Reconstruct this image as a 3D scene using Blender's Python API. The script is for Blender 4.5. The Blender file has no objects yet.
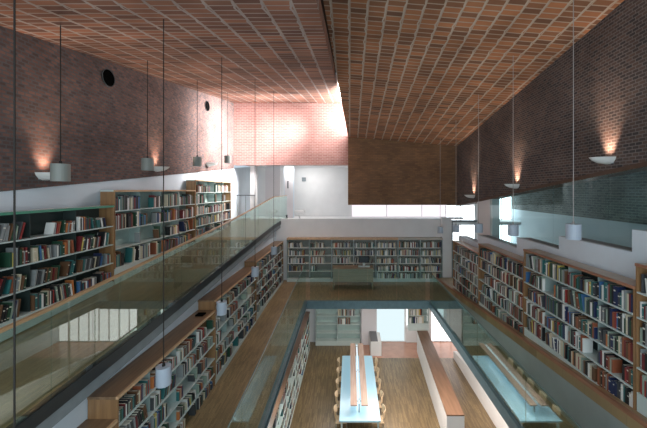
import bpy, math, random
from mathutils import Vector, Matrix
R = random.Random(7)
sc = bpy.context.scene
COL = sc.collection
E = 8.45            # eye height above the lower floor; "drop" d below means z = E - d
F = 330.0
def Z(d): return E - d

# ------------------------------------------------------------------ materials
def mat(name, color, rough=.5, metal=0, spec=.5, var=0, vscale=6, emit=None, estr=0, bump=0):
    m = bpy.data.materials.new(name); m.use_nodes = True
    nt = m.node_tree; b = nt.nodes['Principled BSDF']
    b.inputs['Base Color'].default_value = (*color, 1)
    b.inputs['Roughness'].default_value = rough
    b.inputs['Metallic'].default_value = metal
    b.inputs['Specular IOR Level'].default_value = spec
    if var:
        tc = nt.nodes.new('ShaderNodeTexCoord'); n = nt.nodes.new('ShaderNodeTexNoise')
        n.inputs['Scale'].default_value = vscale; n.inputs['Detail'].default_value = 4
        nt.links.new(tc.outputs['Object'], n.inputs['Vector'])
        r = nt.nodes.new('ShaderNodeValToRGB')
        r.color_ramp.elements[0].position = .3; r.color_ramp.elements[1].position = .7
        r.color_ramp.elements[0].color = (*[c*(1-var) for c in color], 1)
        r.color_ramp.elements[1].color = (*[min(1, c*(1+var)) for c in color], 1)
        nt.links.new(n.outputs['Fac'], r.inputs['Fac']); nt.links.new(r.outputs['Color'], b.inputs['Base Color'])
    if emit:
        b.inputs['Emission Color'].default_value = (*emit, 1); b.inputs['Emission Strength'].default_value = estr
    return m

def coords(nt, a, b):
    """vector (axis a, axis b, 0) of the position"""
    g = nt.nodes.new('ShaderNodeNewGeometry'); s = nt.nodes.new('ShaderNodeSeparateXYZ')
    c = nt.nodes.new('ShaderNodeCombineXYZ')
    nt.links.new(g.outputs['Position'], s.inputs[0])
    nt.links.new(s.outputs[a], c.inputs[0]); nt.links.new(s.outputs[b], c.inputs[1])
    return c.outputs[0], s

def brick(name, a, b, c1, c2, mortar, bw, bh, ms, offset=.5, rough=.85, stripe=None, bump=.4, stain=.35, spec=.2, bias=0.0):
    m = bpy.data.materials.new(name); m.use_nodes = True
    nt = m.node_tree; bs = nt.nodes['Principled BSDF']; L = nt.links.new
    vec, sep = coords(nt, a, b)
    t = nt.nodes.new('ShaderNodeTexBrick'); t.offset = offset
    t.inputs['Scale'].default_value = 1; t.inputs['Brick Width'].default_value = bw
    t.inputs['Row Height'].default_value = bh; t.inputs['Mortar Size'].default_value = ms
    t.inputs['Mortar Smooth'].default_value = .2; t.inputs['Bias'].default_value = bias
    t.inputs['Color1'].default_value = (*c1, 1); t.inputs['Color2'].default_value = (*c2, 1)
    t.inputs['Mortar'].default_value = (*mortar, 1)
    L(vec, t.inputs['Vector'])
    col = t.outputs['Color']
    if stripe:                                   # wide pale joints running along the vault
        w, frac, sc_ = stripe
        jn = nt.nodes.new('ShaderNodeTexNoise'); jn.noise_dimensions = '1D'; jn.inputs['Scale'].default_value = 3.1; jn.inputs['Detail'].default_value = 2
        L(sep.outputs[a], jn.inputs['W'])
        jm = nt.nodes.new('ShaderNodeMath'); jm.operation = 'MULTIPLY_ADD'; jm.inputs[1].default_value = .09; L(jn.outputs['Fac'], jm.inputs[0]); L(sep.outputs[b], jm.inputs[2])
        d = nt.nodes.new('ShaderNodeMath'); d.operation = 'DIVIDE'; L(jm.outputs[0], d.inputs[0]); d.inputs[1].default_value = w
        f = nt.nodes.new('ShaderNodeMath'); f.operation = 'FRACT'; L(d.outputs[0], f.inputs[0])
        l = nt.nodes.new('ShaderNodeMath'); l.operation = 'LESS_THAN'; L(f.outputs[0], l.inputs[0]); l.inputs[1].default_value = frac
        mx = nt.nodes.new('ShaderNodeMix'); mx.data_type = 'RGBA'
        L(l.outputs[0], mx.inputs[0]); L(col, mx.inputs[6]); mx.inputs[7].default_value = (*sc_, 1)
        col = mx.outputs[2]
    n = nt.nodes.new('ShaderNodeTexNoise'); n.inputs['Scale'].default_value = .9; n.inputs['Detail'].default_value = 5
    L(vec, n.inputs['Vector'])
    r = nt.nodes.new('ShaderNodeMapRange'); r.inputs[1].default_value = .3; r.inputs[2].default_value = .7
    r.inputs[3].default_value = 1 - stain; r.inputs[4].default_value = 1 + stain*.5
    L(n.outputs['Fac'], r.inputs[0])
    mu = nt.nodes.new('ShaderNodeVectorMath'); mu.operation = 'SCALE'
    L(col, mu.inputs[0]); L(r.outputs[0], mu.inputs['Scale'])
    L(mu.outputs[0], bs.inputs['Base Color'])
    bs.inputs['Roughness'].default_value = rough; bs.inputs['Specular IOR Level'].default_value = spec
    if bump:
        bp = nt.nodes.new('ShaderNodeBump'); bp.inputs['Strength'].default_value = bump; bp.inputs['Distance'].default_value = .01
        bp.invert = True
        L(t.outputs['Fac'], bp.inputs['Height']); L(bp.outputs[0], bs.inputs['Normal'])
    return m

def glass(name, tint, refl=1.0, ior=1.5, rough=0.0, base=0.0):
    m = bpy.data.materials.new(name); m.use_nodes = True
    nt = m.node_tree; nt.nodes.clear(); L = nt.links.new
    o = nt.nodes.new('ShaderNodeOutputMaterial'); mx = nt.nodes.new('ShaderNodeMixShader')
    tr = nt.nodes.new('ShaderNodeBsdfTransparent'); tr.inputs[0].default_value = (*tint, 1)
    gl = nt.nodes.new('ShaderNodeBsdfGlossy'); gl.inputs['Roughness'].default_value = rough
    gl.inputs['Color'].default_value = (.9, 1, .98, 1)
    lw = nt.nodes.new('ShaderNodeLayerWeight'); lw.inputs['Blend'].default_value = .5     # facing: same on both faces of the pane
    pw = nt.nodes.new('ShaderNodeMath'); pw.operation = 'POWER'; pw.inputs[1].default_value = 4
    L(lw.outputs['Facing'], pw.inputs[0])
    mp = nt.nodes.new('ShaderNodeMath'); mp.operation = 'MULTIPLY_ADD'; mp.use_clamp = True
    mp.inputs[1].default_value = min(.95, .6*refl); mp.inputs[2].default_value = .04*refl + base
    L(pw.outputs[0], mp.inputs[0]); L(mp.outputs[0], mx.inputs[0]); L(tr.outputs[0], mx.inputs[1]); L(gl.outputs[0], mx.inputs[2])
    L(mx.outputs[0], o.inputs[0])
    return m

def emis(name, color, s):
    m = bpy.data.materials.new(name); m.use_nodes = True
    nt = m.node_tree; nt.nodes.clear()
    o = nt.nodes.new('ShaderNodeOutputMaterial'); e = nt.nodes.new('ShaderNodeEmission')
    e.inputs[0].default_value = (*color, 1); e.inputs[1].default_value = s
    nt.links.new(e.outputs[0], o.inputs[0]); return m

def woodmat(name, c1, c2, a='Y', rough=.4):
    m = bpy.data.materials.new(name); m.use_nodes = True
    nt = m.node_tree; b = nt.nodes['Principled BSDF']; L = nt.links.new
    g = nt.nodes.new('ShaderNodeNewGeometry'); mp = nt.nodes.new('ShaderNodeMapping')
    mp.inputs['Scale'].default_value = {'Y': (14, 1, 14), 'X': (1, 14, 14), 'Z': (14, 8, 1)}[a]
    n = nt.nodes.new('ShaderNodeTexNoise'); n.inputs['Scale'].default_value = 1.2; n.inputs['Detail'].default_value = 6
    r = nt.nodes.new('ShaderNodeValToRGB'); r.color_ramp.elements[0].color = (*c1, 1); r.color_ramp.elements[1].color = (*c2, 1)
    r.color_ramp.elements[0].position = .35; r.color_ramp.elements[1].position = .65
    L(g.outputs['Position'], mp.inputs[0]); L(mp.outputs[0], n.inputs['Vector']); L(n.outputs['Fac'], r.inputs[0]); L(r.outputs[0], b.inputs['Base Color'])
    b.inputs['Roughness'].default_value = rough
    return m

M = {}
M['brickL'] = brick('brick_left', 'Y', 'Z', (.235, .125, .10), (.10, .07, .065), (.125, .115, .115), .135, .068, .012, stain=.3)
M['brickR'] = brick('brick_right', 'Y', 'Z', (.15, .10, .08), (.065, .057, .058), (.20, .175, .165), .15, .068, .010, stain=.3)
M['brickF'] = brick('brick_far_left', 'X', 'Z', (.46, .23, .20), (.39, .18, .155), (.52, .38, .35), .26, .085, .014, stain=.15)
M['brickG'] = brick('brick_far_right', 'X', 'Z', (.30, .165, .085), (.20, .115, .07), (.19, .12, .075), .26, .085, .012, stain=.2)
M['ceilL'] = brick('brick_ceiling_left', 'Y', 'X', (.42, .19, .12), (.17, .09, .07), (.43, .35, .31), .18, .42, .018, offset=.37, stripe=(.42, .085, (.45, .38, .35)), stain=.3)
M['ceilR'] = brick('brick_ceiling_right', 'Y', 'X', (.45, .195, .095), (.18, .095, .06), (.43, .34, .27), .17, .42, .017, offset=.37, stripe=(.42, .085, (.48, .41, .34)), stain=.25)
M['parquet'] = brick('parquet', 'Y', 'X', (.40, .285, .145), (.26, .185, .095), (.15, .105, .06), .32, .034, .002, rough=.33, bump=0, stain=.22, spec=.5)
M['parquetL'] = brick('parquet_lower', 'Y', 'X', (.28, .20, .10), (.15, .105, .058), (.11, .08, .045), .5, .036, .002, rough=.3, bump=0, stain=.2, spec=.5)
M['pinkfloor'] = mat('pale_reddish_floor', (.50, .27, .19), .18, var=.1, vscale=3)
M['white'] = mat('white_plaster', (.78, .78, .78), .8, var=.03, vscale=2)
M['whitecool'] = mat('white_plaster_cool', (.68, .76, .82), .8, var=.03, vscale=2)
M['metalw'] = mat('white_shelf_metal', (.55, .64, .62), .4, var=.03)
M['metald'] = mat('grey_green_shelf_metal', (.33, .42, .40), .4, var=.03)
M['dullgreen'] = mat('dull_glass_edge', (.10, .17, .16), .3)
M['brickS'] = brick('brick_side_room', 'Y', 'Z', (.20, .21, .20), (.11, .125, .125), (.26, .28, .27), .25, .09, .012)
M['backp'] = mat('pale_green_back_panel', (.42, .53, .50), .5, var=.05)
M['shelfw'] = mat('pale_grey_shelf', (.78, .80, .75), .5)
M['backl'] = mat('olive_grey_back_panel', (.20, .21, .18), .5, var=.05)
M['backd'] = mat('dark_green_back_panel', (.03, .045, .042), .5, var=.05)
M['topw'] = woodmat('shelf_top_wood', (.17, .10, .055), (.26, .16, .09))
M['edgew'] = woodmat('orange_edge_wood', (.50, .31, .17), (.62, .40, .23))
M['rededge'] = woodmat('reddish_edge_wood', (.28, .125, .07), (.40, .19, .11))
M['endw'] = woodmat('end_panel_wood', (.24, .13, .06), (.34, .19, .085), 'Z')
M['topgrey'] = mat('grey_board_top', (.52, .48, .41), .5, var=.1)
M['brownw'] = woodmat('brown_board', (.13, .075, .045), (.185, .105, .065), 'Y', .35)
M['rail'] = woodmat('handrail_wood', (.42, .26, .13), (.55, .35, .19), 'Y', .35)
M['steel'] = mat('blue_grey_steel', (.12, .20, .23), .35, .3, var=.1)
M['darksteel'] = mat('dark_steel', (.02, .028, .032), .4, .3)
M['greysteel'] = mat('grey_painted_steel', (.20, .235, .25), .5, var=.1)
M['cable'] = mat('cable_grey', (.03, .028, .026), .7, spec=.1)
M['cableR'] = mat('cable_pale', (.36, .33, .31), .5)
M['shade'] = mat('lamp_shade_white', (.42, .48, .56), .45)
M['shadeL'] = mat('lamp_shade_grey', (.23, .25, .23), .5)
M['sconce'] = mat('sconce_white', (.75, .75, .72), .4)
M['bulb'] = emis('warm_bulb', (1, .70, .50), 8)
M['black'] = mat('black', (.004, .004, .004), .9, spec=0)
M['deskw'] = woodmat('desk_dull_wood', (.26, .21, .13), (.33, .27, .18), 'X')
M['tablew'] = mat('table_top_pale', (.38, .62, .76), .2, spec=.6)
M['tube'] = emis('table_lamp_tube', (.85, .95, 1), 1.1)
M['railw'] = woodmat('pinkish_board', (.36, .25, .20), (.46, .34, .28))
M['chairw'] = woodmat('chair_ply', (.58, .42, .26), (.70, .54, .36), 'Z')
M['chrome'] = mat('grey_metal_leg', (.4, .4, .4), .3, .8)
M['glass'] = glass('balustrade_glass', (.88, .95, .93), .25, 1.5)
M['glassR'] = glass('guard_glass', (.72, .80, .78), 1.8, 1.5, base=.05)
M['glassS'] = glass('screen_glass', (.84, .93, .93), .7, 1.5)
M['glassD'] = glass('ramp_glass', (.80, .88, .85), 2.0, 1.5)
M['green'] = mat('green_glass_edge', (.06, .27, .17), .3)
M['day'] = emis('daylight_pane', (.86, .95, 1), 5.0)
M['daysoft'] = emis('daylight_frosted_pane', (.80, .96, 1), 1.0)
M['daypink'] = emis('daylight_frosted_pink_pane', (.95, .88, .93), 1.15)
M['dayL'] = emis('daylight_lower_pane', (1, .92, .90), 2.4)
M['skyl'] = emis('skylight_pane', (1, .95, .94), 24)
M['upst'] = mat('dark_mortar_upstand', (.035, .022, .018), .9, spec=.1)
M['mauve'] = mat('mauve_plaster', (.70, .67, .69), .7)
M['greydark'] = mat('dark_grey_top', (.12, .12, .13), .4)
M['riser'] = mat('grey_riser', (.32, .36, .35), .45, var=.12, vscale=1)
M['lintel'] = mat('brown_lintel', (.10, .055, .035), .7, var=.1)
M['screen'] = mat('monitor_screen', (.01, .01, .012), .2)
M['page'] = mat('paper', (.72, .68, .58), .8)
PAL = [('black', (.015, .016, .018)), ('dark grey', (.06, .065, .07)), ('maroon', (.16, .018, .022)), ('red', (.30, .035, .03)),
       ('navy', (.018, .03, .09)), ('teal', (.03, .15, .15)), ('dark green', (.02, .07, .04)), ('white', (.74, .75, .72)),
       ('cream', (.60, .54, .40)), ('brown', (.14, .07, .035)), ('orange', (.50, .17, .05)), ('grey', (.26, .28, .28)),
       ('pale green', (.30, .38, .31)), ('blue', (.05, .15, .32)), ('yellow', (.55, .45, .12)), ('rust', (.28, .085, .04))]
WT = [12, 9, 6, 2, 4, 6, 6, 7, 5, 7, 1, 8, 6, 2, 1, 5]
WF = [4, 5, 2, 1, 2, 2, 2, 16, 14, 4, 1, 14, 8, 1, 1, 3]
BM = [mat('book_' + n.replace(' ', '_'), c, .5) for n, c in PAL]

# ------------------------------------------------------------------ mesh builder
class MB:
    def __init__(s): s.v = []; s.f = []; s.m = []
    def poly(s, bottom, top, mi=0):
        """solid between two equally long rings of points"""
        n = len(bottom); k = len(s.v)
        s.v += [tuple(p) for p in bottom] + [tuple(p) for p in top]
        s.f.append(tuple(range(k+n-1, k-1, -1))); s.f.append(tuple(range(k+n, k+2*n)))
        for i in range(n): j = (i+1) % n; s.f.append((k+i, k+j, k+n+j, k+n+i))
        s.m += [mi]*(n+2); return s
    def box(s, x0, x1, y0, y1, z0, z1, mi=0):
        return s.poly([(x0,y0,z0),(x1,y0,z0),(x1,y1,z0),(x0,y1,z0)], [(x0,y0,z1),(x1,y0,z1),(x1,y1,z1),(x0,y1,z1)], mi)
    def yz(s, x0, x1, pts, mi=0):      # pts (y,z) polygon, extruded in x
        return s.poly([(x0,y,z) for y, z in pts], [(x1,y,z) for y, z in pts], mi)
    def xz(s, y0, y1, pts, mi=0):
        return s.poly([(x,y0,z) for x, z in pts], [(x,y1,z) for x, z in pts], mi)
    def strip(s, x0, x1, line, zlo, zhi, mi=0):
        """band in the yz plane following line [(y,z)...] between z+zlo and z+zhi"""
        for (ya, za), (yb, zb) in zip(line, line[1:]):
            s.yz(x0, x1, [(ya, za+zlo), (yb, zb+zlo), (yb, zb+zhi), (ya, za+zhi)], mi)
        return s
    def lathe(s, c, prof, n=20, mi=0):  # prof [(r,z)...] around z axis at c
        k = len(s.v)
        for r, z in prof:
            for i in range(n):
                a = 2*math.pi*i/n; s.v.append((c[0]+r*math.cos(a), c[1]+r*math.sin(a), c[2]+z))
        for j in range(len(prof)-1):
            for i in range(n):
                i2 = (i+1) % n
                s.f.append((k+j*n+i, k+j*n+i2, k+(j+1)*n+i2, k+(j+1)*n+i)); s.m.append(mi)
        return s
    def tube(s, p, q, r, n=8, mi=0):
        p = Vector(p); q = Vector(q); d = (q-p).normalized()
        u = d.orthogonal().normalized(); w = d.cross(u)
        ring = lambda c: [tuple(c + r*(math.cos(2*math.pi*i/n)*u + math.sin(2*math.pi*i/n)*w)) for i in range(n)]
        return s.poly(ring(p), ring(q), mi)
    def build(s, name, m, parent=None, smooth=False, bevel=0):
        me = bpy.data.meshes.new(name)
        vs = [Vector(v) for v in s.v]
        lo = [min(v[i] for v in vs) for i in range(3)]; hi = [max(v[i] for v in vs) for i in range(3)]
        c = Vector(((lo[0]+hi[0])/2, (lo[1]+hi[1])/2, lo[2]))
        me.from_pydata([v-c for v in vs], [], s.f)
        for q in (m if isinstance(m, (list, tuple)) else [m]): me.materials.append(q)
        for i, p in enumerate(me.polygons): p.material_index = s.m[i]; p.use_smooth = smooth
        import bmesh
        b = bmesh.new(); b.from_mesh(me); bmesh.ops.recalc_face_normals(b, faces=b.faces); b.to_mesh(me); b.free()
        o = bpy.data.objects.new(name, me); COL.objects.link(o)
        if parent is not None:
            o.parent = parent; o.location = c - gl(parent)
        else: o.location = c
        if bevel:
            bv = o.modifiers.new('bevel', 'BEVEL'); bv.width = bevel; bv.segments = 2
        return o
def gl(o):
    v = o.location.copy()
    while o.parent: o = o.parent; v += o.location
    return v
def tag(o, label, cat, group=None):
    o['label'] = label; o['category'] = cat
    if group: o['group'] = group
    return o
def thing(name, loc, label, cat, group=None):
    o = bpy.data.objects.new(name, None); o.empty_display_size = .1; COL.objects.link(o); o.location = loc
    return tag(o, label, cat, group)
def struct(name, mb, m): o = mb.build(name, m); o['kind'] = 'structure'; return o
def copy_tree(o, delta, parent=None):
    c = o.copy(); COL.objects.link(c)
    if parent is None: c.location = o.location + Vector(delta)
    else: c.parent = parent
    for ch in [x for x in o.children]: copy_tree(ch, delta, c)
    return c

def lerp(pts, y):
    for (a, za), (b, zb) in zip(pts, pts[1:]):
        if y <= b: return za + (zb-za)*(y-a)/(b-a)
    return pts[-1][1]
YN = -1.5          # near end of what is built
# drop lines (distance below the eye) of ramps and soffits
RL = [(YN, 2.88), (5.2, 2.50), (7.1, 2.36), (10, 2.12), (15.7, 1.70), (19.0, 1.60)]     # left ramp floor
RAILL = [(YN, 1.72), (4.0, 1.44), (9.2, 1.02), (11.06, .84), (15.7, .34), (19.0, .33)]     # its handrail
MF = [(YN, 5.35), (14.0, 4.70), (17.2, 4.70)]                                               # middle floor, left side
def RR(y): return 3.85 + .084*(y-9.1)                                                       # right ramp
def BL(y): return .03 - .10*(y-5.7)                                                         # underside of left brick
def BR(y): return -.53 + .115*(y-6.2)
def CL(y): return -(2.84 + .148*(y-5.7))                                                    # left ceiling
def CR(x, y): return -(4.865 - .15*y + .475*(5.58-x)/5.68)
def ER(y): return -.1 - .053*(17.2-y)                                                       # free edge of right ceiling
YF = 17.2
zl = lambda pts: [(y, Z(d)) for y, d in pts]

# ------------------------------------------------------------------ the shell
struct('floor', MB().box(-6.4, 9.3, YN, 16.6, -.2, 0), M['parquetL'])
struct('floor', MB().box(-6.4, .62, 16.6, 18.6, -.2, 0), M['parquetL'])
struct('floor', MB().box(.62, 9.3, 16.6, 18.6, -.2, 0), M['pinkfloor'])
struct('floor', MB().strip(-3.85, -1.93, zl(MF), -.28, 0), M['parquet'])
struct('floor', MB().box(-1.93, 3.42, 14.0, YF, Z(4.98), Z(4.70)), M['parquet'])
struct('floor', MB().box(3.42, 5.6, YN, YF, Z(4.98), Z(4.70)), M['parquet'])
struct('floor', MB().strip(-6.05, -3.66, zl(RL), -.25, 0), M['parquet'])
struct('floor', MB().yz(4.43, 9.0, [(YN, Z(RR(YN))-.25), (18.4, Z(RR(18.4))-.25), (18.4, Z(RR(18.4))), (YN, Z(RR(YN)))]), M['parquet'])
struct('trim_1', MB().yz(4.40, 4.46, [(YN, Z(RR(YN))-.045), (YF, Z(RR(YF))-.045), (YF, Z(RR(YF))+.025), (YN, Z(RR(YN))+.025)]), M['rededge'])
struct('wall_ramp_side', MB().yz(4.44, 4.52, [(YN, Z(4.70)), (YF-.02, Z(4.70)), (YF-.02, Z(RR(YF))-.06), (YN, Z(RR(YN))-.06)]), M['riser'])
# steel channels round the opening
struct('trim_2', MB().strip(-1.93, -1.85, zl(MF[:2]), -.24, .03).strip(-1.85, -1.81, zl(MF[:2]), -.22, -.19).strip(-1.85, -1.81, zl(MF[:2]), .0, .03), M['steel'])
struct('trim_3', MB().box(3.30, 3.34, YN, 14.0, Z(4.93), Z(4.67)).box(3.34, 3.42, YN, 14.0, Z(4.93), Z(4.90)).box(3.34, 3.42, YN, 14.0, Z(4.70), Z(4.67)), M['steel'])
struct('trim_4', MB().box(-1.85, 3.3, 13.86, 14.0, Z(5.0), Z(4.67)), M['steel'])
# left ramp edge beam + wall under it
struct('trim_5', MB().strip(-3.70, -3.60, zl(RL), -.14, .04), M['darksteel'])
struct('trim_6', MB().strip(-3.72, -3.63, zl(RL), -.33, -.14), M['greysteel'])
wl = [(YN, Z(MF[0][1])-.28), (14, Z(4.98)), (18.1, Z(4.98))] + [(y, Z(d)-.24) for y, d in reversed(RL)]
wl[2] = (18.2, Z(4.98))
struct('wall_under_ramp', MB().yz(-3.98, -3.86, wl), M['whitecool'])
# left wall: brick above, white below
struct('wall_left', MB().yz(-6.35, -6.05, [(YN, Z(BL(YN))), (YF, Z(BL(YF))), (YF, Z(CL(YF))), (YN, Z(CL(YN)))]), M['brickL'])
struct('wall_left_lower', MB().yz(-6.35, -6.09, [(YN, 0), (21.2, 0), (21.2, Z(BL(21.2))), (YN, Z(BL(YN)))]), M['whitecool'])
# right wall: brick above, room behind glass below
struct('wall_right', MB().yz(5.58, 5.88, [(YN, Z(BR(YN))), (YF, Z(BR(YF))), (YF, Z(CR(5.58, YF))), (YN, Z(CR(5.58, YN)))]), M['brickR'])
struct('trim_7', MB().yz(5.52, 5.90, [(YN, Z(BR(YN))-.10), (YF, Z(BR(YF))-.10), (YF, Z(BR(YF))), (YN, Z(BR(YN)))]), M['lintel'])
struct('ceiling_side_room', MB().yz(5.88, 9.2, [(YN, Z(BR(YN))+1.6), (18.6, Z(BR(18.6))+1.6), (18.6, Z(BR(18.6))+1.8), (YN, Z(BR(YN))+1.8)]), M['white'])
struct('wall_side_room', MB().box(9.0, 9.2, YN, 18.6, 0, Z(1.05)), M['whitecool'])
struct('wall_side_room', MB().box(8.97, 9.2, YN, 16.6, Z(1.05), Z(-2.2)).box(9.0, 9.2, 16.6, 18.6, Z(1.05), Z(-1.2)), M['brickS'])
# far end of side room, with window openings
ye = 18.4
struct('wall_side_room_end', MB().box(6.95, 7.9, ye, ye+.2, Z(3.2), Z(-.9)).box(5.3, 9.0, ye, ye+.2, Z(4.9), Z(3.2)), M['white'])
def pane_window(n, x0, x1, y, z0, z1, m, nx=2, nz=2, frame=M['white']):
    o = bpy.data.objects.new('window_%d' % n, None); COL.objects.link(o); o.location = ((x0+x1)/2, y, z0); o['kind'] = 'structure'
    MB().box(x0, x1, y+.02, y+.05, z0, z1).build('pane', m, o)
    f = MB(); t = .04
    for i in range(nx+1): x = x0+(x1-x0)*i/nx; f.box(x-t/2, x+t/2, y-.04, y+.02, z0, z1)
    for i in range(nz+1): z = z0+(z1-z0)*i/nz; f.box(x0, x1, y-.035, y+.02, z-t/2, z+t/2)
    f.build('window_frame', frame, o); return o
pane_window(1, 5.35, 6.95, ye, Z(3.2), Z(.85), M['day'], 2, 1)
pane_window(2, 7.9, 9.0, ye, Z(3.2), Z(.1), M['day'], 2, 2)
# ceilings
struct('ceiling', MB().poly([(-6.3,YN,Z(CL(YN))),(-.48,YN,Z(CL(YN))),(-.48,11.2,Z(CL(11.2))),(-.1,YF+.3,Z(CL(YF+.3))),(-6.3,YF+.3,Z(CL(YF+.3)))],
       [(-6.3,YN,Z(CL(YN))+.3),(-.48,YN,Z(CL(YN))+.3),(-.48,11.2,Z(CL(11.2))+.3),(-.1,YF+.3,Z(CL(YF+.3))+.3),(-6.3,YF+.3,Z(CL(YF+.3))+.3)]), M['ceilL'])
cr = [(ER(YN), YN), (5.9, YN), (5.9, YF+.3), (ER(YF+.3), YF+.3)]
struct('ceiling', MB().poly([(x, y, Z(CR(x, y))) for x, y in cr], [(x, y, Z(CR(x, y))+.12) for x, y in cr]), M['ceilR'])
# the dark upstand where the right vault rides above the left one
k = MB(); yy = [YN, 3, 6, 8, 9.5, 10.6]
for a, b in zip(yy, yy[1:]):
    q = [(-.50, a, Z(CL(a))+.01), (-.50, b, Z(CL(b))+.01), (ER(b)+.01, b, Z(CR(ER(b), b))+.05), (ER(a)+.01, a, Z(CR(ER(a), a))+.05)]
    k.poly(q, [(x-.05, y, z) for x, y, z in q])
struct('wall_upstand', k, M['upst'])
# skylight glazing where the left vault rides above the right one
o = bpy.data.objects.new('window_3', None); COL.objects.link(o); o.location = (-.2, 14, Z(-3)); o['kind'] = 'structure'
MB().poly([(-.44,11.6,Z(CR(-.4,11.6))+.13),(-.06,17.3,Z(CR(0,17.3))+.13),(-.06,17.3,Z(CL(17.3)))],
          [(-.42,11.6,Z(CR(-.4,11.6))+.13),(-.04,17.3,Z(CR(0,17.3))+.13),(-.04,17.3,Z(CL(17.3)))]).build('pane', M['skyl'], o)
# far brick wall
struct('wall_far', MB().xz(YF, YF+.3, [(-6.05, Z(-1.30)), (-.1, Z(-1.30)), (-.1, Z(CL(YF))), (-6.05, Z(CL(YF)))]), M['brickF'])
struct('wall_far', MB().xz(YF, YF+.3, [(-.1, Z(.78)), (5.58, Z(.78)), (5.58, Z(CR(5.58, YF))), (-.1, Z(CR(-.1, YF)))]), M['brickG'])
struct('trim_8', MB().box(-.13, -.10, YF-.01, YF+.31, Z(.78), Z(-1.30)), M['white'])
# parapet under it, pier, corridor behind
struct('wall_far_parapet', MB().box(-3.86, 4.76, 17.24, 17.40, Z(4.98), Z(1.50)), M['white'])
struct('wall_pier', MB().box(4.76, 5.24, 17.0, 17.40, Z(4.70), Z(1.52)), M['white'])
struct('trim_9', MB().box(4.76, 5.9, 17.1, 17.40, Z(1.52), Z(1.42)), M['white'])
struct('trim_10', MB().box(5.24, 5.30, 16.98, 17.1, Z(4.6), Z(1.55)).box(5.30, 6.6, 16.98, 17.1, Z(1.66), Z(1.55)), M['greysteel'])
struct('floor', MB().box(-6.05, 9.0, 17.4, 21.0, Z(1.85), Z(1.68)), M['white'])
struct('wall_corridor', MB().box(-6.1, 9.2, 21.0, 21.2, Z(1.9), Z(-1.6)), M['white'])
struct('ceiling_corridor', MB().box(-6.1, -.1, 17.5, 21.0, Z(-1.42), Z(-1.55)), M['white'])
struct('wall_column', MB().box(-5.32, -5.02, 17.6, 17.9, Z(1.68), Z(-1.42)), M['white'])
struct('wall_recess', MB().box(-4.85, -4.0, 18.9, 19.0, Z(1.68), Z(-1.42)), M['mauve'])
pane_window(4, .1, 9.0, 20.93, Z(1.9), Z(-.3), M['daypink'], 4, 1)
# door in the corridor
d = bpy.data.objects.new('door_1', None); COL.objects.link(d); d.location = (-3.6, 19.9, Z(1.68)); d['kind'] = 'structure'
MB().box(-3.95, -3.45, 19.9, 19.95, Z(1.68), Z(-1.0)).build('door_leaf', M['mauve'], d)
MB().box(-3.78, -3.70, 19.86, 19.9, Z(-.1), Z(-.55)).build('glazed_slot', M['greydark'], d)
struct('wall_stub', MB().box(-4.0, -3.4, 19.96, 20.1, Z(1.68), Z(-1.42)), M['whitecool'])
# white column on right
struct('wall_column_right', MB().box(5.60, 5.90, 13.0, 14.5, Z(3.9), Z(.28)), M['white'])
# parapets on the right, stepping down away from us
for i, (a, b, t) in enumerate([(YN, 5.85, .70), (5.85, 7.9, 1.10), (7.9, 9.9, 1.42), (9.9, 12.9, 1.75), (12.9, 15.2, 2.1)]):
    struct('wall_parapet', MB().box(5.0, 5.10, a, b, Z(RR(b))-.1, Z(t)).box(5.10, 5.45, a, b, Z(t)-.25, Z(t)-.03), M['whitecool'])
    struct('trim_%d' % (11+i), MB().box(5.09, 5.40, a+.02, b-.02, Z(t)-.03, Z(t)-.005), M['greysteel'])
# big glass screen above parapets
o = bpy.data.objects.new('window_5', None); COL.objects.link(o); o.location = (5.47, 8, Z(2)); o['kind'] = 'structure'
for a, b, t in [(YN, 2.0, .9), (2.0, 5.0, .9), (5.0, 7.0, 1.3), (7.0, 8.9, 1.5), (8.9, 10.9, 1.9), (10.9, 12.9, 2.2)]:
    MB().yz(5.47, 5.49, [(a+.01, Z(t)-.1), (b-.01, Z(t)-.1), (b-.01, Z(BR(b))-.1), (a+.01, Z(BR(a))-.1)]).build('pane', M['glassS'], o)
# lower level far wall
yl = 18.3
struct('wall_lower_far', MB().box(-6.1, 1.47, yl+.05, yl+.3, 0, Z(4.9)).box(3.05, 3.12, yl+.05, yl+.3, 0, Z(4.9)).box(4.35, 4.5, yl, yl+.3, 0, Z(4.9)).box(1.4, 9.0, yl+.05, yl+.3, Z(5.6), Z(4.9)), M['white'])
struct('wall_lower_pillar', MB().box(.62, 1.45, yl-.3, yl+.06, 0, Z(4.98)), M['mauve'])
pane_window(6, 1.47, 3.05, yl+.1, .02, Z(5.6), M['daysoft'], 1, 1)
pane_window(7, 3.12, 4.35, yl+.1, .9, Z(5.6), M['dayL'], 2, 1)
struct('wall_lower_sill', MB().box(3.12, 4.35, yl, yl+.3, 0, .9), M['white'])
pane_window(8, 4.5, 9.0, yl+.1, .02, Z(5.6), M['dayL'], 8, 1)
struct('ceiling_lower', MB().box(-6.05, -3.98, YN, 18.3, Z(4.98), Z(4.88)).box(5.6, 9.0, YN, 18.3, Z(4.98), Z(4.88)), M['white'])
struct('wall_lower_bookcase_back', MB().box(-2.75, -2.62, YN, 17.9, 0, Z(5.2)), M['whitecool'])
# white parapet of the stair on the lower level, right
struct('wall_stair', MB().yz(5.2, 5.38, [(YN, 0), (16.6, 0), (16.6, .35), (9.6, 1.35), (YN, 1.75)]), M['white'])

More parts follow.
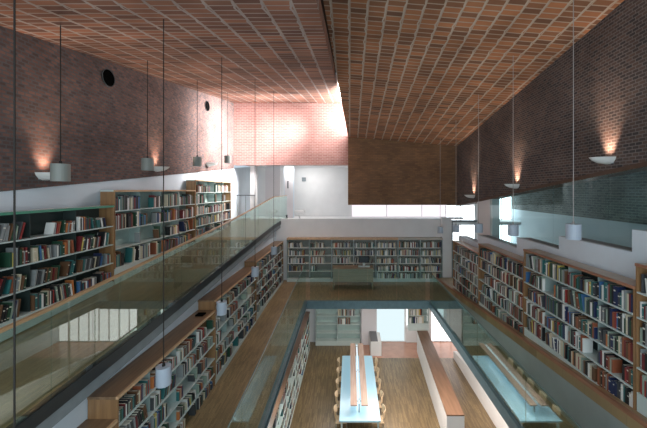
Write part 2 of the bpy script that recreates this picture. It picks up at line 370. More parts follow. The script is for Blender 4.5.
# ------------------------------------------------------------------ glass balustrades
def balustrade(label, x, bottom, top, cuts, m, railm, rw=.05, group=None):
    ys = [c for c in cuts]
    t = thing('glass_balustrade', (x, ys[0], Z(lerp(bottom, ys[0]))), label, 'balustrade', group)
    for a, b in zip(ys, ys[1:]):
        kn = sorted({a+.012, b-.012} | {p[0] for p in bottom+top if a+.02 < p[0] < b-.02})
        mb = MB()
        for p, q in zip(kn, kn[1:]):
            mb.yz(x-.008, x+.008, [(p, Z(lerp(bottom, p))+.03), (q, Z(lerp(bottom, q))+.03), (q, Z(lerp(top, q))), (p, Z(lerp(top, p)))])
        mb.build('glass_panel', m, t)
    kn = sorted({ys[0], ys[-1]} | {p[0] for p in top if ys[0] < p[0] < ys[-1]})
    if railm:
        MB().strip(x-rw/2, x+rw/2, [(y, Z(lerp(top, y))) for y in kn], -.005, .03).build('handrail', railm, t)
    return t
balustrade('long glass balustrade with wooden handrail along the left ramp', -3.62, RL, RAILL, [YN+.1, .9, 2.6, 4.25, 5.9, 7.6, 9.4, 11.2, 13.0, 14.8, 16.8, 18.9], M['glassD'], M['rail'])
MB().box(-3.66, -3.58, 18.84, 18.96, Z(1.80), Z(1.42)).build('end_cap', M['darksteel'], bpy.data.objects['glass_balustrade'])
GL = [(YN, 4.02), (4.9, 3.66), (12, 3.22), (14, 3.08)]
balustrade('low glass guard on the left edge of the opening above the reading table', -1.87, MF[:2], GL, [YN+.1, 1.5, 3.6, 5.7, 7.8, 9.9, 12, 13.9], M['glass'], M['dullgreen'], .014)
balustrade('mirror-like glass guard on the right edge of the opening, reflecting the table', 3.36, [(YN, 4.67), (14, 4.67)], [(YN, 3.48), (14, 3.48)], [YN+.1, 1.5, 3.9, 6.3, 8.7, 11.1, 13.9], M['glassR'], M['dullgreen'], .014)
t = thing('glass_balustrade', (0, 13.93, Z(4.67)), 'glass guard across the far end of the opening, before the computer desk', 'balustrade')
for i in range(4):
    a = -1.7+i*1.225; MB().box(a+.01, a+1.21, 13.92, 13.936, Z(4.66), Z(3.35)).build('glass_panel', M['glass'], t)
t = thing('landing_rail', (-5.5, 17.0, Z(1.6)), 'short dark rail on the upper landing left of the ramp end', 'railing')
MB().box(-6.04, -5.05, 17.55, 17.58, Z(.30), Z(.26)).build('top_bar', M['darksteel'], t)
for x in (-6.0, -5.55, -5.1): MB().box(x-.012, x+.012, 17.55, 17.575, Z(1.68), Z(.30)).build('post', M['greysteel'], t)

# ------------------------------------------------------------------ bookcases and books
BOOKS = []
def book(o, u, n, s, t, h, d, th, info):
    """o: lower front corner on the shelf, u: along shelf, n: outward, s: slack; th lean"""
    o = Vector(o); u = Vector(u); n = Vector(n); zz = Vector((0, 0, 1))
    if th >= 0: piv = o + u*t; du = u*math.cos(th) - zz*math.sin(th); dz = u*math.sin(th) + zz*math.cos(th); base = piv - du*t
    else: piv = o; du = u*math.cos(th) - zz*math.sin(th); dz = u*math.sin(th) + zz*math.cos(th); base = piv
    ci = R.choices(range(16), WF if info['case'].startswith(('far wall', 'lower')) else WT)[0]
    BOOKS.append(dict(b=base, u=du, z=dz, n=n, t=t, h=h, d=d, c=ci, th=th, **info))
ORD = ['first','second','third','fourth','fifth','sixth','seventh','eighth','ninth','tenth','eleventh','twelfth','thirteenth','fourteenth','fifteenth',
       'sixteenth','seventeenth','eighteenth','nineteenth','twentieth','twenty-first','twenty-second','twenty-third','twenty-fourth','twenty-fifth',
       'twenty-sixth','twenty-seventh','twenty-eighth','twenty-ninth','thirtieth','thirty-first','thirty-second','thirty-third','thirty-fourth','thirty-fifth','thirty-sixth']
def fill(o, u, n, L, hmax, dens, lean, info, tmin=.025, tmax=.055, from_left=True, hs=1.0):
    """one bay of one row; dens = share of the length with books"""
    o = Vector(o); u = Vector(u); p = .01; items = []
    base_h = R.uniform(.70, .92)*hmax*hs
    while p < L-.05:
        if R.random() > dens:
            p += R.uniform(.10, .40); continue
        k = R.randint(4, 14); gl_ = 0
        g = R.random(); bh = base_h*R.uniform(.9, 1.1)
        th = 0
        if R.random() < lean: th = R.choice([-1, 1])*R.uniform(.10, .32)
        for i in range(k):
            t = R.uniform(tmin, tmax); h = min(hmax*.95, bh*R.uniform(.82, 1.15))
            thi = th*(1 if R.random() < .8 else .6)
            step = t/math.cos(thi) + (.004 if thi == 0 else .012) + (h*abs(math.sin(thi))*.05)
            if p+step > L-.01 - (h*abs(math.sin(thi)) if thi else 0): break
            if thi < 0 and p < h*abs(math.sin(thi)): thi = 0
            items.append((p, t, h, thi)); p += step
        if th: p += .05
        if dens < .93: p += R.uniform(0, .12)
    N = len(items)
    for i, (p, t, h, th) in enumerate(items):
        book(o+u*p, u, n, 0, t, h, R.uniform(.13, .19), th, dict(info, idx=(i if from_left else N-1-i)))

def case_side(side, xf, depth, y0, y1, dtop, rows, rh, floor, label, key, dens, lean, mats, bay=.95, near_end=True, lastdens=None, group=None, hs=1.0, tt=(.022, .05)):
    """bookcase along y; side=+1 faces +x (stands on the left), -1 faces -x"""
    n = -side
    xb = xf - side*depth
    x0, x1 = min(xf, xb), max(xf, xb)
    zt = Z(dtop); zfl = min(Z(floor(y0)), Z(floor(y1))) if side else 0
    t = thing('bookcase', ((x0+x1)/2, (y0+y1)/2, zfl), label, 'bookcase', group)
    topm, edgem, endm = mats
    MB().box(x0+(.03 if side < 0 else 0), x1-(.03 if side > 0 else 0), y0, y1, zt-.04, zt).build('top_board', topm, t)
    MB().box(*( (xf-.03, xf+.005) if side > 0 else (xf-.005, xf+.03)), y0, y1, zt-.045, zt+.002).build('top_edge', edgem, t)
    zb = zt - .045 - rows*rh
    MB().box(x0+.01, x1-.005, y0, y0+.03, zb-.02, zt-.04).build('side_panel', endm, t)
    MB().box(x0+.01, x1-.005, y1-.03, y1, zb-.02, zt-.04).build('side_panel', endm, t)
    bx = (x0, x0+.02) if side > 0 else (x1-.02, x1)
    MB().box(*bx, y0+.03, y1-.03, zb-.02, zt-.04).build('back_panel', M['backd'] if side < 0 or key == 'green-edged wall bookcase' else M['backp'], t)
    nb = max(1, round((y1-y0)/bay)); bl = (y1-y0-.06)/nb
    for i in range(1, nb):
        y = y0+.03+i*bl
        MB().box(x0+.02+(.05 if side < 0 else 0), x1-.02-(.05 if side > 0 else 0), y-.006, y+.006, zb, zt-.045).build('upright', M['backd'] if key == 'green-edged wall bookcase' else M['metald'], t)
    for r in range(rows):
        z = zt-.045-(r+1)*rh
        MB().box(*((x0+.02, x1) if side > 0 else (x0, x1-.02)), y0+.03, y1-.03, z-.024, z).build('shelf', M['metalw'], t)
    za, zc = Z(floor(y0)), Z(floor(y1))
    if min(za, zc) < zb-.03:
        MB().yz(x0+.02, x1-.01, [(y0+.01, min(za, zb-.04)), (y1-.01, min(zc, zb-.04)), (y1-.01, zb-.03), (y0+.01, zb-.03)]).build('plinth', M['metalw'], t)
    if dens:
        for r in range(rows):
            z = zt-.045-(r+1)*rh
            for i in range(nb):
                ya = y0+.045+i*bl
                dd = dens[r] if isinstance(dens, list) else dens
                fill((xf-side*.025, ya, z), (0, 1, 0), (side, 0, 0), bl-.03, rh-.05, dd, lean, dict(case=key, row=r, bay=(i if side > 0 else nb-1-i), rows=rows), from_left=(side > 0), hs=hs, tmin=tt[0], tmax=tt[1])
    return t
LM = (M['topw'], M['edgew'], M['endw'])
mf = lambda y: lerp(MF, y)
GB = 'bookcases stepping along the left of the middle floor'
case_side(1, -3.4, .45, 1.2, 4.82, 3.35, 5, .385, mf, 'nearest low left bookcase, cut off by the bottom edge, wooden top', 'lowest left bookcase', .7, .3, LM, group=GB, hs=.84, tt=(.018, .038))
case_side(1, -3.4, .45, 4.83, 8.34, 3.03, 5, .385, mf, 'long left bookcase with brown wooden top and end, in the left foreground', 'left foreground bookcase', .72, .3, LM, group=GB, hs=.84, tt=(.018, .038))
case_side(1, -3.4, .45, 8.35, 12.0, 2.79, 5, .385, mf, 'left middle-floor bookcase one step beyond the foreground one, with wooden top', 'middle left bookcase', .75, .3, LM, group=GB, hs=.84, tt=(.018, .038))
case_side(1, -3.4, .45, 12.01, 16.85, 2.60, 5, .385, mf, 'farthest and highest stepped bookcase on the left, reaching the far corner', 'far left bookcase', .78, .25, LM, group=GB, hs=.84, tt=(.018, .038))
rl = lambda y: lerp(RL, y)
UM = (M['metalw'], M['green'], M['endw']); UM2 = (M['metalw'], M['edgew'], M['endw'])
GU = 'bookcases along the left wall above the ramp'
case_side(1, -5.66, .36, 3.9, 7.92, .37, 4, .44, rl, 'green-edged wall bookcase at the left picture edge, beside the ramp', 'green-edged wall bookcase', .9, .75, UM, group=GU, hs=.78, tt=(.018, .042))
case_side(1, -5.66, .36, 7.94, 12.08, 0.0, 4, .46, rl, 'middle wall bookcase above the left ramp, brown end panel, half empty', 'middle wall bookcase', .62, .2, UM2, group=GU)
case_side(1, -5.66, .36, 12.1, 15.7, -.38, 5, .42, rl, 'far wall bookcase at the top of the left ramp, brown end panel', 'top wall bookcase', .6, .1, UM2, group=GU)
RM = (M['topgrey'], M['rededge'], M['endw'])
GR = 'bookcases stepping down along the right ramp'
case_side(-1, 4.56, .36, 1.6, 5.28, 1.17, 5, .40, RR, 'nearest right bookcase, cut by the right picture edge', 'right edge bookcase', .95, .15, RM, group=GR)
case_side(-1, 4.56, .36, 5.3, 8.68, 1.55, 5, .40, RR, 'long right foreground bookcase with red-edged top, full of books', 'right foreground bookcase', .95, .15, RM, group=GR)
case_side(-1, 4.56, .36, 8.7, 11.73, 1.90, 5, .40, RR, 'second right bookcase, one step lower than the long foreground one', 'second right bookcase', .95, .12, RM, group=GR)
case_side(-1, 4.56, .36, 11.75, 14.65, 2.24, 5, .39, RR, 'farthest right bookcase, lowest step beside the bright end window', 'far right bookcase', .95, .1, RM, group=GR)
# lower-level bookcase under the left edge of the opening
fl0 = lambda y: E
LL = (M['brownw'], M['brownw'], M['metalw'])
GW = 'bookcases below the left edge of the opening'
case_side(1, -2.13, .45, 3.2, 8.3, 6.40, 5, .38, fl0, 'nearest lower-floor bookcase with red-brown top below the opening', 'near lower bookcase', .6, .3, LL, group=GW)
case_side(1, -2.13, .45, 8.32, 13.0, 6.44, 5, .38, fl0, 'middle lower-floor bookcase with red-brown top below the opening', 'middle lower bookcase', .55, .2, LL, group=GW)
case_side(1, -2.13, .45, 13.02, 17.6, 6.48, 5, .38, fl0, 'far lower-floor bookcase with red-brown top next to the pale shelving', 'far lower bookcase', .5, .2, LL, group=GW)

def case_front(x0, x1, yf, depth, zt, rows, rh, zfl, label, key, dens, topm, group, side=M['metalw'], topx=0, sm=M['metalw'], bkm=M['backp']):
    t = thing('bookcase', ((x0+x1)/2, yf+depth/2, zfl), label, 'bookcase', group)
    MB().box(x0, x1, yf-.01, yf+depth, zt-.05, zt+topx).build('top_board', topm, t)
    zb = zt-.05-rows*rh
    for a in (x0, x1-.014): MB().box(a, a+.014, yf+.03, yf+depth, zb, zt-.05).build('side_panel', side, t)
    MB().box(x0+.025, x1-.025, yf+depth-.02, yf+depth, zb, zt-.05).build('back_panel', bkm, t)
    MB().box(x0, x1, yf+.01, yf+depth, zfl, zb).build('plinth', M['metalw'], t)
    for r in range(rows):
        z = zt-.05-(r+1)*rh
        MB().box(x0+.025, x1-.025, yf, yf+depth-.02, z-.028 if r < rows-1 else z, z+(0 if r < rows-1 else .02)).build('shelf', sm, t)
        if dens[r]:
            fill((x0+.04, yf+.02, z+(0 if r < rows-1 else .02)), (1, 0, 0), (0, -1, 0), (x1-x0-.08)*min(1, dens[r]*1.0), rh-.06, .97, .12, dict(case=key, row=r, bay=0, rows=rows), tmin=.03, tmax=.06)
    return t
W = (4.76+3.23)/7
dn = [[.82]*4+[0], [.72, .78, .75, .35, 0], [.96, .95, .9, .9, 0], [.98]*4+[0], [.98]*5, [.98]*5, [.97]*5]
words = ['leftmost far-wall bookcase, its bottom shelf empty, beside the stepped left bookcases', 'second far-wall bookcase from the left, half filled, bottom shelf empty',
         'third far-wall bookcase from the left, just left of the computer', 'far-wall bookcase directly behind the computer monitor',
         'far-wall bookcase just right of the computer desk', 'second far-wall bookcase from the right, full of books', 'rightmost far-wall bookcase, beside the white pier']
for i in range(7):
    case_front(-3.23+i*W, -3.23+(i+1)*W-.005, 16.88, .34, Z(2.50), 5, .40, Z(4.70), words[i], 'far wall case %d' % i, dn[i], M['edgew'] if i < 5 else M['topgrey'], 'bookcases along the far wall', topx=.04, sm=M['shelfw'], bkm=M['backl'])
case_front(-1.87, -.70, 17.9, .38, Z(5.4), 6, .46, 0, 'nearly empty pale bookcase on the lower floor, left of the pair', 'lower pale left', [0, .15, 0, 0, 0, 0], M['metalw'], 'pale bookcases on the lower far wall')
case_front(-.69, .56, 17.9, .38, Z(5.4), 6, .46, 0, 'pale bookcase with three rows of books on the lower floor', 'lower pale right', [0, .75, .8, .6, 0, 0], M['metalw'], 'pale bookcases on the lower far wall')
case_front(3.15, 4.25, 17.75, .35, Z(6.25), 2, .45, .9-.02, 'small white bookcase on the sill beside the bright lower window', 'lower sill', [.7, .8], M['metalw'], None)

# ------------------------------------------------------------------ desk with computer
t = thing('desk', (.14, 15.9, Z(4.70)), 'dull brown desk with panelled front before the far bookcases', 'desk')
MB().box(-.83, 1.12, 15.55, 16.25, Z(3.74), Z(3.70)).build('desktop', M['deskw'], t, bevel=.005)
MB().box(-.81, -.76, 15.6, 16.2, Z(4.70), Z(3.74)).build('side_panel', M['deskw'], t)
MB().box(1.05, 1.10, 15.6, 16.2, Z(4.70), Z(3.74)).build('side_panel', M['deskw'], t)
MB().box(-.76, 1.05, 15.64, 15.68, Z(4.35), Z(3.74)).build('front_panel', M['deskw'], t)
t = thing('computer_monitor', (.66, 15.9, Z(3.70)), 'small black computer monitor on a pale base on the desk', 'computer')
MB().box(.42, .92, 15.88, 15.93, Z(3.50), Z(3.18)).build('casing', M['black'], t, bevel=.01)
MB().box(.44, .90, 15.874, 15.88, Z(3.48), Z(3.20)).build('screen', M['screen'], t)
MB().box(.62, .72, 15.90, 15.94, Z(3.66), Z(3.50)).build('stand', M['metalw'], t)
MB().box(.40, .95, 15.80, 16.05, Z(3.70), Z(3.64)).build('base', M['metalw'], t, bevel=.01)

# ------------------------------------------------------------------ reading table and chairs
t = thing('reading_table', (.39, 13.15, 0), 'long pale blue reading table with a wooden lamp gantry on the lower floor', 'table')
x0, x1, y0, y1 = -.36, 1.03, 11.0, 15.35
MB().box(x0, x1, y0, y1, .70, .75).build('table_top', M['tablew'], t, bevel=.008)
for x in (x0+.08, x1-.08):
    for y in (y0+.12, (y0+y1)/2, y1-.12): MB().box(x-.03, x+.03, y-.03, y+.03, 0, .70).build('leg', M['metalw'], t)
MB().box(x0+.1, x1-.1, y0+.1, y1-.1, .62, .70).build('apron', M['metalw'], t)
xc = .315
for s in (-1, 1): MB().box(xc+s*.07 if s > 0 else xc-.30, xc+.30 if s > 0 else xc-.07, 11.15, 15.65, 1.14, 1.18).build('gantry_board', M['railw'], t, bevel=.004)
MB().tube((xc, 11.3, 1.16), (xc, 15.5, 1.16), .035, 10).build('lamp_tube', M['tube'], t, smooth=False)
for y in (11.45, 13.3, 15.3):
    MB().box(xc-.02, xc+.02, y-.03, y+.03, .75, 1.20).build('post', M['greysteel'], t)
    MB().box(xc-.28, xc+.28, y-.02, y+.02, 1.12, 1.14).build('cross_bar', M['greysteel'], t)
def chair_at(x, y, s, label, group):
    """s=+1: sits right of the table, faces -x"""
    t = thing('chair', (x, y, 0), label, 'chair', group)
    k = MB(); n = 9
    for i in range(n):     # seat, gently dished
        a = -.2+.4*i/n; b = -.2+.4*(i+1)/n; za = .43+.25*a*a*1.5; zb_ = .43+.25*b*b*1.5
        k.poly([(x-.2, y+a, za), (x+.2, y+a, za), (x+.2, y+b, zb_), (x-.2, y+b, zb_)], [(x-.2, y+a, za+.015), (x+.2, y+a, za+.015), (x+.2, y+b, zb_+.015), (x-.2, y+b, zb_+.015)])
    k.build('seat', M['chairw'], t)
    k = MB(); pts = []
    for i in range(n+1):
        a = -1.05+2.1*i/n; pts.append((x+s*(.06+.17*math.cos(a)), y+.215*math.sin(a)/math.sin(1.05)))
    for p, q in zip(pts, pts[1:]):
        o = .016*s
        k.poly([(p[0], p[1], .60), (q[0], q[1], .60), (q[0]+o, q[1], .60), (p[0]+o, p[1], .60)], [(p[0]+.03*s, p[1], .86), (q[0]+.03*s, q[1], .86), (q[0]+.03*s+o, q[1], .86), (p[0]+.03*s+o, p[1], .86)])
    k.build('backrest', M['chairw'], t)
    for sx in (-1, 1):
        for sy in (-1, 1):
            top = (x+sx*.17, y+sy*.17, .44); 
            MB().tube((x+sx*.2, y+sy*.2, 0), top, .011).build('leg', M['chrome'], t)
    for sy in (-1, 1): MB().tube((x+s*.17, y+sy*.12, .44), (x+s*.225, y+sy*.12, .68), .009).build('back_rod', M['chrome'], t)
    return t
nm = ['nearest', 'second nearest', 'middle', 'second farthest', 'farthest']
for s, sd, xx in ((-1, 'left', -.30), (1, 'right', .97)):
    for i in range(5):
        y = 11.5+i*.82
        if i == 0:
            c0 = chair_at(xx, y, s, '%s plywood chair on the %s side of the reading table' % (nm[i], sd), 'plywood chairs round the reading table')
        else:
            c = copy_tree(c0, (0, i*.82, 0)); c['label'] = '%s plywood chair on the %s side of the reading table' % (nm[i], sd)

# ------------------------------------------------------------------ low cabinets on the lower floor
t = thing('low_cabinet', (3.6, 14, 0), 'long white low cabinet with red-brown top right of the reading table', 'cabinet')
A, B, C_, D = (3.16, 10.78), (3.74, 10.78), (4.05, 17.25), (3.50, 17.25)
q = [A, B, C_, D]
MB().poly([(x, y, 0) for x, y in q], [(x, y, 1.06) for x, y in q]).build('body', M['white'], t)
MB().poly([(x, y, 1.06) for x, y in q], [(x, y, 1.10) for x, y in q]).build('top_board', M['brownw'], t)
t = thing('low_cabinet', (1.23, 18, 0), 'small white low cabinet with dark grey top before the bright lower window', 'cabinet')
MB().box(1.05, 1.60, 16.8, 17.9, 0, .74).build('body', M['white'], t)
MB().box(1.05, 1.42, 16.8, 17.95, .74, .77).build('top_board', M['greydark'], t)

# ------------------------------------------------------------------ lamps
def pendant(x, y, dc, ztop, label, group, sm, cm, r=.135, h=.30):
    t = thing('pendant_lamp', (x, y, Z(dc)-h/2), label, 'lamp', group)
    z0 = Z(dc)-h/2
    MB().lathe((x, y, z0), [(r-.012, .01), (r-.012, h-.02), (.02, h-.02), (.02, h), (r, h), (r, 0), (r-.012, 0), (r-.012, .01)], 24).build('lamp_shade', sm, t, smooth=False)
    MB().tube((x, y, z0+h), (x, y, ztop+.02), .008, 6).build('cable', cm, t)
    MB().lathe((x, y, z0+h), [(0, .05), (.02, .05), (.025, 0), (0, 0)], 12).build('cap', cm, t)
    MB().lathe((x, y, z0+.10), [(0, 0), (.035, .02), (.045, .06), (.03, .11), (.018, .17), (0, .17)], 12).build('bulb', M['metalw'], t, smooth=True)
    return t
od = ['nearest', 'second', 'third', 'fourth', 'farthest']
for i, dc in enumerate([.82, 1.08, 1.30, 1.6, 1.95]):
    y = 6.5+2.4*i
    pendant(4.4, y, dc, Z(CR(4.4, y)), '%s bluish white cylinder pendant in the row above the right bookcases' % od[i].capitalize(), 'pendants above the right bookcases', M['shade'], M['cableR'])
for i, (y, dc) in enumerate([(3.0, 3.3), (5.4, 3.03), (7.85, 2.80), (10.6, 2.62), (13.2, 2.42)]):
    pendant(-3.05, y, dc, Z(CL(y)), '%s long-cabled grey pendant hanging before the low left bookcases' % od[i].capitalize(), 'pendants before the low left bookcases', M['shade'] if i else M['shadeL'], M['cable'], r=.115)
for i, (x, y, dc) in enumerate([(-5.0, 5.7, -.30), (-5.0, 8.15, -.63), (-5.0, 10.8, -.93), (-5.0, 13.5, -1.25)]):
    pendant(x, y, dc, Z(CL(y)), '%s grey pendant in the row over the left ramp' % od[i].capitalize(), 'pendants over the left ramp', M['shadeL'], M['cable'])

def sconce(x, y, z, s, label, group, power):
    """uplight bowl on a side wall; s=+1: wall is at smaller x (left wall)"""
    t = thing('wall_sconce', (x, y, z), label, 'lamp', group)
    k = MB(); n = 14; rings = []
    for (r, zz) in [(.04, -.13), (.14, -.10), (.21, -.04), (.24, .02), (.225, .02), (.19, -.03), (.12, -.08), (.03, -.10)]:
        rings.append([(x+s*(.02+1.75*r*math.sin(math.pi*i/n)), y-.8*r*math.cos(math.pi*i/n), z+zz) for i in range(n+1)])
    b = len(k.v)
    for rg in rings: k.v += rg
    for j in range(len(rings)-1):
        for i in range(n):
            a0 = b+j*(n+1)+i; k.f.append((a0, a0+1, a0+n+2, a0+n+1)); k.m.append(0)
    k.build('bowl', M['sconce'], t)
    MB().box(*( (x, x+.03) if s > 0 else (x-.03, x)), y-.10, y+.10, z-.12, z+.02).build('wall_plate', M['greysteel'], t)
    MB().lathe((x+s*.12, y, z-.05), [(0, 0), (.03, .01), (.035, .03), (.02, .05), (0, .05)], 10).build('bulb', M['bulb'], t, smooth=True)
    l = bpy.data.lights.new('sconce_light', 'SPOT'); l.energy = power; l.color = (1, .62, .44); l.shadow_soft_size = .08
    l.spot_size = math.radians(62); l.spot_blend = .8
    lo = bpy.data.objects.new('sconce_light', l); COL.objects.link(lo); lo.location = (x+s*.16, y, z+.0)
    lo.rotation_euler = Vector((-s*math.sin(math.radians(24)), 0, math.cos(math.radians(24)))).to_track_quat('-Z', 'Y').to_euler()
    l2 = bpy.data.lights.new('sconce_ceiling_wash', 'SPOT'); l2.energy = 110; l2.color = (1, .80, .62); l2.shadow_soft_size = .08
    l2.spot_size = math.radians(125); l2.spot_blend = 1
    lo = bpy.data.objects.new('sconce_ceiling_wash', l2); COL.objects.link(lo); lo.location = (x+s*.34, y, z+.03)
    lo.rotation_euler = Vector((s*.45, 0, 1)).to_track_quat('-Z', 'Y').to_euler()
    return t
for i, (y, d) in enumerate([(7.08, -.68), (11.0, -.18), (14.85, .24)]):
    sconce(5.58, y, Z(d), -1, '%s white uplight bowl glowing on the right brick wall' % ['Nearest', 'Middle', 'Farthest'][i], 'uplights on the right brick wall', 150)
for i, (y, d) in enumerate([(6.5, -.32), (10.25, -.70), (14.0, -1.13)]):
    sconce(-6.05, y, Z(d), 1, '%s white uplight bowl on the left brick wall behind the pendants' % ['Nearest', 'Middle', 'Farthest'][i], 'uplights on the left brick wall', 80)
# round vents
for y, d, w in [(8.25, -2.80, 'Nearer'), (13.96, -3.55, 'Farther')]:
    t = thing('round_vent', (-6.04, y, Z(d)-.22), '%s round black vent hole high on the left brick wall' % w, 'vent', 'round vents in the left brick wall')
    n = 24
    ring = lambda r, x: [(x, y+r*math.cos(2*math.pi*i/n), Z(d)+r*math.sin(2*math.pi*i/n)) for i in range(n)]
    MB().poly(ring(.205, -6.07), ring(.21, -6.035)).build('disc', M['black'], t)
    k = MB(); a, b, c, e = ring(.205, -6.05), ring(.22, -6.05), ring(.22, -6.025), ring(.205, -6.025)
    for i in range(n):
        j = (i+1) % n; k.poly([a[i], b[i], b[j], a[j]], [e[i], c[i], c[j], e[j]])
    k.build('frame', M['darksteel'], t)

# ceiling lamp over the corridor
t = thing('corridor_lamp', (-2.9, 20.9, Z(-.7)), 'small round wall lamp on the white corridor wall', 'lamp')
MB().box(-3.05, -2.8, 20.88, 21.0, Z(-.55), Z(-.8)).build('body', M['greysteel'], t, bevel=.02)
t = thing('stool', (-2.9, 18.3, Z(1.68)), 'pale rounded seat on the upper landing behind the far parapet', 'stool')
MB().box(-3.1, -2.55, 18.2, 18.7, Z(1.30), Z(1.15)).build('seat', M['white'], t, bevel=.04)
MB().lathe((-2.82, 18.45, Z(1.68)), [(.2, 0), (.2, .02), (.04, .04), (.04, .38)], 16).build('base', M['white'], t)
# small dark thing on a shelf top left
t = thing('desk_phone', (-3.62, 8.9, Z(2.79)), 'small black object lying on a left bookcase top', 'phone')
MB().box(-3.74, -3.55, 8.1-.3, 8.1-.1, Z(3.03), Z(3.0)).build('body', M['black'], t, bevel=.008)
t.location = (-3.62, 8.0, Z(3.03)); t.children[0].location = (0, 0, 0)

# ------------------------------------------------------------------ books into the scene
cam_loc = Vector((0, 0, E))
def proj(p): return 350+F*p.x/p.y, 190+F*(E-p.z)/p.y
bpy.context.view_layer.update()
dg = bpy.context.evaluated_depsgraph_get()
def visible(p):
    o = cam_loc.copy(); d = (p-o); L = d.length; d.normalize(); done = 0
    for _ in range(12):
        hit, loc, nor, idx, ob, mx = sc.ray_cast(dg, o, d, distance=L-done-.03)
        if not hit: return True
        if ob.name.startswith(('glass_panel', 'pane')) or ob.name.startswith('handrail'):
            done += (loc-o).length+.002; o = loc+d*.002
            if done > L-.03: return True
            continue
        return False
    return False
def score(b):
    c = [b['b'], b['b']+b['u']*b['t'], b['b']+b['z']*b['h'], b['b']+b['u']*b['t']+b['z']*b['h']]
    if min(p.y for p in c) < .5: return -1
    P = [proj(p) for p in c]
    m = ((P[0][0]+P[3][0])/2, (P[0][1]+P[3][1])/2)
    if not (2 < m[0] < 645 and 2 < m[1] < 426): return -1
    a = (P[1][0]-P[0][0], P[1][1]-P[0][1]); e = (P[2][0]-P[0][0], P[2][1]-P[0][1])
    return abs(a[0]*e[1]-a[1]*e[0])
for b in BOOKS: b['s'] = score(b)
cand = sorted(BOOKS, key=lambda b: -b['s']); chosen = []
for b in cand:
    if b['s'] <= 0 or len(chosen) >= 290: break
    if visible(b['b']+b['u']*b['t']*.5+b['z']*b['h']*.6+b['n']*.02): chosen.append(b); b['own'] = True
def bookgeo(mb, b, full, mi, mp):
    n = b['n']; o = b['b']; u = b['u']*b['t']; z = b['z']*b['h']; dp = -n*b['d']
    if not full:
        mb.poly([o, o+u, o+u+dp, o+dp], [o+z, o+u+z, o+u+dp+z, o+dp+z], mi); mb.m[-5] = mp; return
    c = b['u']*.003; zi = b['z']*.004
    for base in (o, o+u-c): mb.poly([base, base+c, base+c+dp, base+dp], [base+z, base+c+z, base+c+dp+z, base+dp+z], mi)
    sp = -n*.004
    mb.poly([o+c, o+u-c, o+u-c+sp, o+c+sp], [o+c+z, o+u-c+z, o+u-c+sp+z, o+c+sp+z], mi)
    # raised spine band
    if int(b['t']*1e5) % 3 == 0:
        w = b['z']*b['h']
        for f0, f1 in ((.72, .80), (.12, .16)):
            a = o+w*f0+n*.0015; e = o+w*f1+n*.0015
            mb.poly([a+c, a+u-c, a+u-c-n*.002, a+c-n*.002], [e+c, e+u-c, e+u-c-n*.002, e+c-n*.002], mp)
    p0 = o+c+sp+zi; p1 = o+u-c+sp+zi; dq = -n*(b['d']-.008)
    zz = z-zi*2
    mb.poly([p0, p1, p1+dq, p0+dq], [p0+zz, p1+zz, p1+dq+zz, p0+dq+zz], mp)
rowname = {4: ['top', 'second', 'third', 'bottom'], 5: ['top', 'second', 'third', 'fourth', 'bottom'], 6: ['top', 'second', 'third', 'fourth', 'fifth', 'bottom'], 2: ['top', 'bottom']}
for b in chosen:
    mb = MB(); bookgeo(mb, b, True, 0, 1)
    o = mb.build('book', [BM[b['c']], M['page']])
    size = 'slim' if b['t'] < .034 else ('thick' if b['t'] > .047 else '')
    ln = 'leaning ' if abs(b['th']) > .05 else ''
    lab = ('%s %s%s book, %s from left, %s bay, %s row, %s' % (size, ln, PAL[b['c']][0], ORD[min(b['idx'], 35)], ORD[b['bay']], rowname[b['rows']][b['row']], b['case'])).strip()
    tag(o, lab, 'book', 'books in the %s' % b['case'])
mb = MB()
for b in BOOKS:
    if not b.get('own'): bookgeo(mb, b, False, b['c'], 16)
# fast merge build
o = mb.build('shelved_books', BM+[M['page']])
tag(o, 'rows of smaller mixed-colour books filling all the shelves farther away', 'books'); o['kind'] = 'stuff'
print('BOOKS', len(BOOKS), 'own', len(chosen))

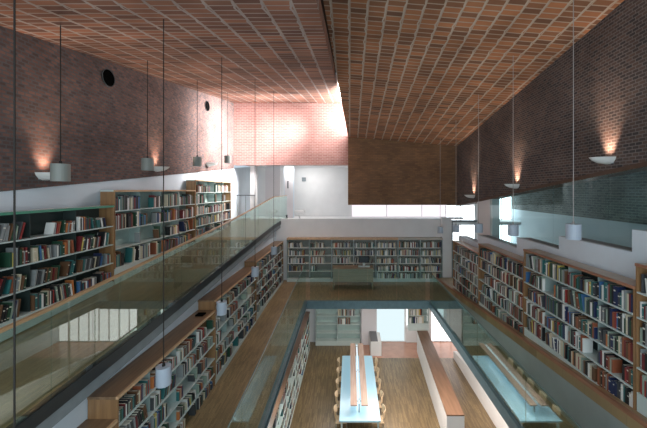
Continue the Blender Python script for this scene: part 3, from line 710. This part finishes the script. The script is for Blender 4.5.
# ------------------------------------------------------------------ light
def area(name, loc, target, sx, sy, power, color=(1, 1, 1), spread=180):
    l = bpy.data.lights.new(name, 'AREA'); l.shape = 'RECTANGLE'; l.size = sx; l.size_y = sy; l.energy = power; l.color = color
    l.spread = math.radians(spread)
    o = bpy.data.objects.new(name, l); COL.objects.link(o); o.location = loc
    o.rotation_euler = (Vector(target)-Vector(loc)).to_track_quat('-Z', 'Y').to_euler(); return o
area('skylight_daylight', (-1.0, 15.3, Z(-3.6)), (-6, 15.5, Z(-2.3)), 2.2, .8, 560, (1, .95, .95), 75)
area('lower_ceiling_lamp', (.5, 15.8, Z(5.02)), (.5, 14.5, 0), 4, .4, 80, (1, .93, .85))
area('near_fill_light', (-1, -1.6, Z(0.0)), (-.5, 12, Z(2.0)), 10, 5, 520, (.80, .93, 1))  # added soft cool fill from behind the camera, no window modelled there
area('corridor_light', (-2.9, 19.6, Z(-1.38)), (-2.9, 20.4, Z(1)), 2.5, .6, 70, (1, .97, .95))
area('lower_ceiling_lamp', (4.2, 11, Z(5.02)), (4.4, 11, 0), .5, 7, 420, (1, .87, .78))
area('lower_ceiling_lamp', (-2.9+1.0, 10, Z(5.32)), (-.9, 10, 1.2), .1, 9, 170, (.95, 1, .97))
area('table_lamp', (.315, 13.4, 1.12), (.315, 13.4, 0), .08, 4.2, 9, (.75, .92, 1))
w = bpy.data.worlds.new('sky'); sc.world = w; w.use_nodes = True
w.node_tree.nodes['Background'].inputs[0].default_value = (.75, .88, 1, 1)
w.node_tree.nodes['Background'].inputs[1].default_value = .8

# ------------------------------------------------------------------ camera
cd = bpy.data.cameras.new('camera'); cam = bpy.data.objects.new('camera', cd); COL.objects.link(cam)
cam.location = (0, 0, E); cam.rotation_euler = (math.radians(90), 0, 0)
cd.sensor_width = 36; cd.sensor_fit = 'HORIZONTAL'; cd.lens = 36*F/647
cd.shift_x = -26.5/647; cd.shift_y = -24.0/647; cd.clip_start = .05
sc.camera = cam
sc.view_settings.view_transform = 'Standard'; sc.view_settings.look = 'None'; sc.view_settings.gamma = 1
sc.view_settings.use_curve_mapping = False; sc.view_settings.exposure = 0
c = sc.cycles; c.use_denoising = True; c.max_bounces = 8; c.diffuse_bounces = 4; c.glossy_bounces = 4; c.transparent_max_bounces = 24
c.sample_clamp_indirect = 6
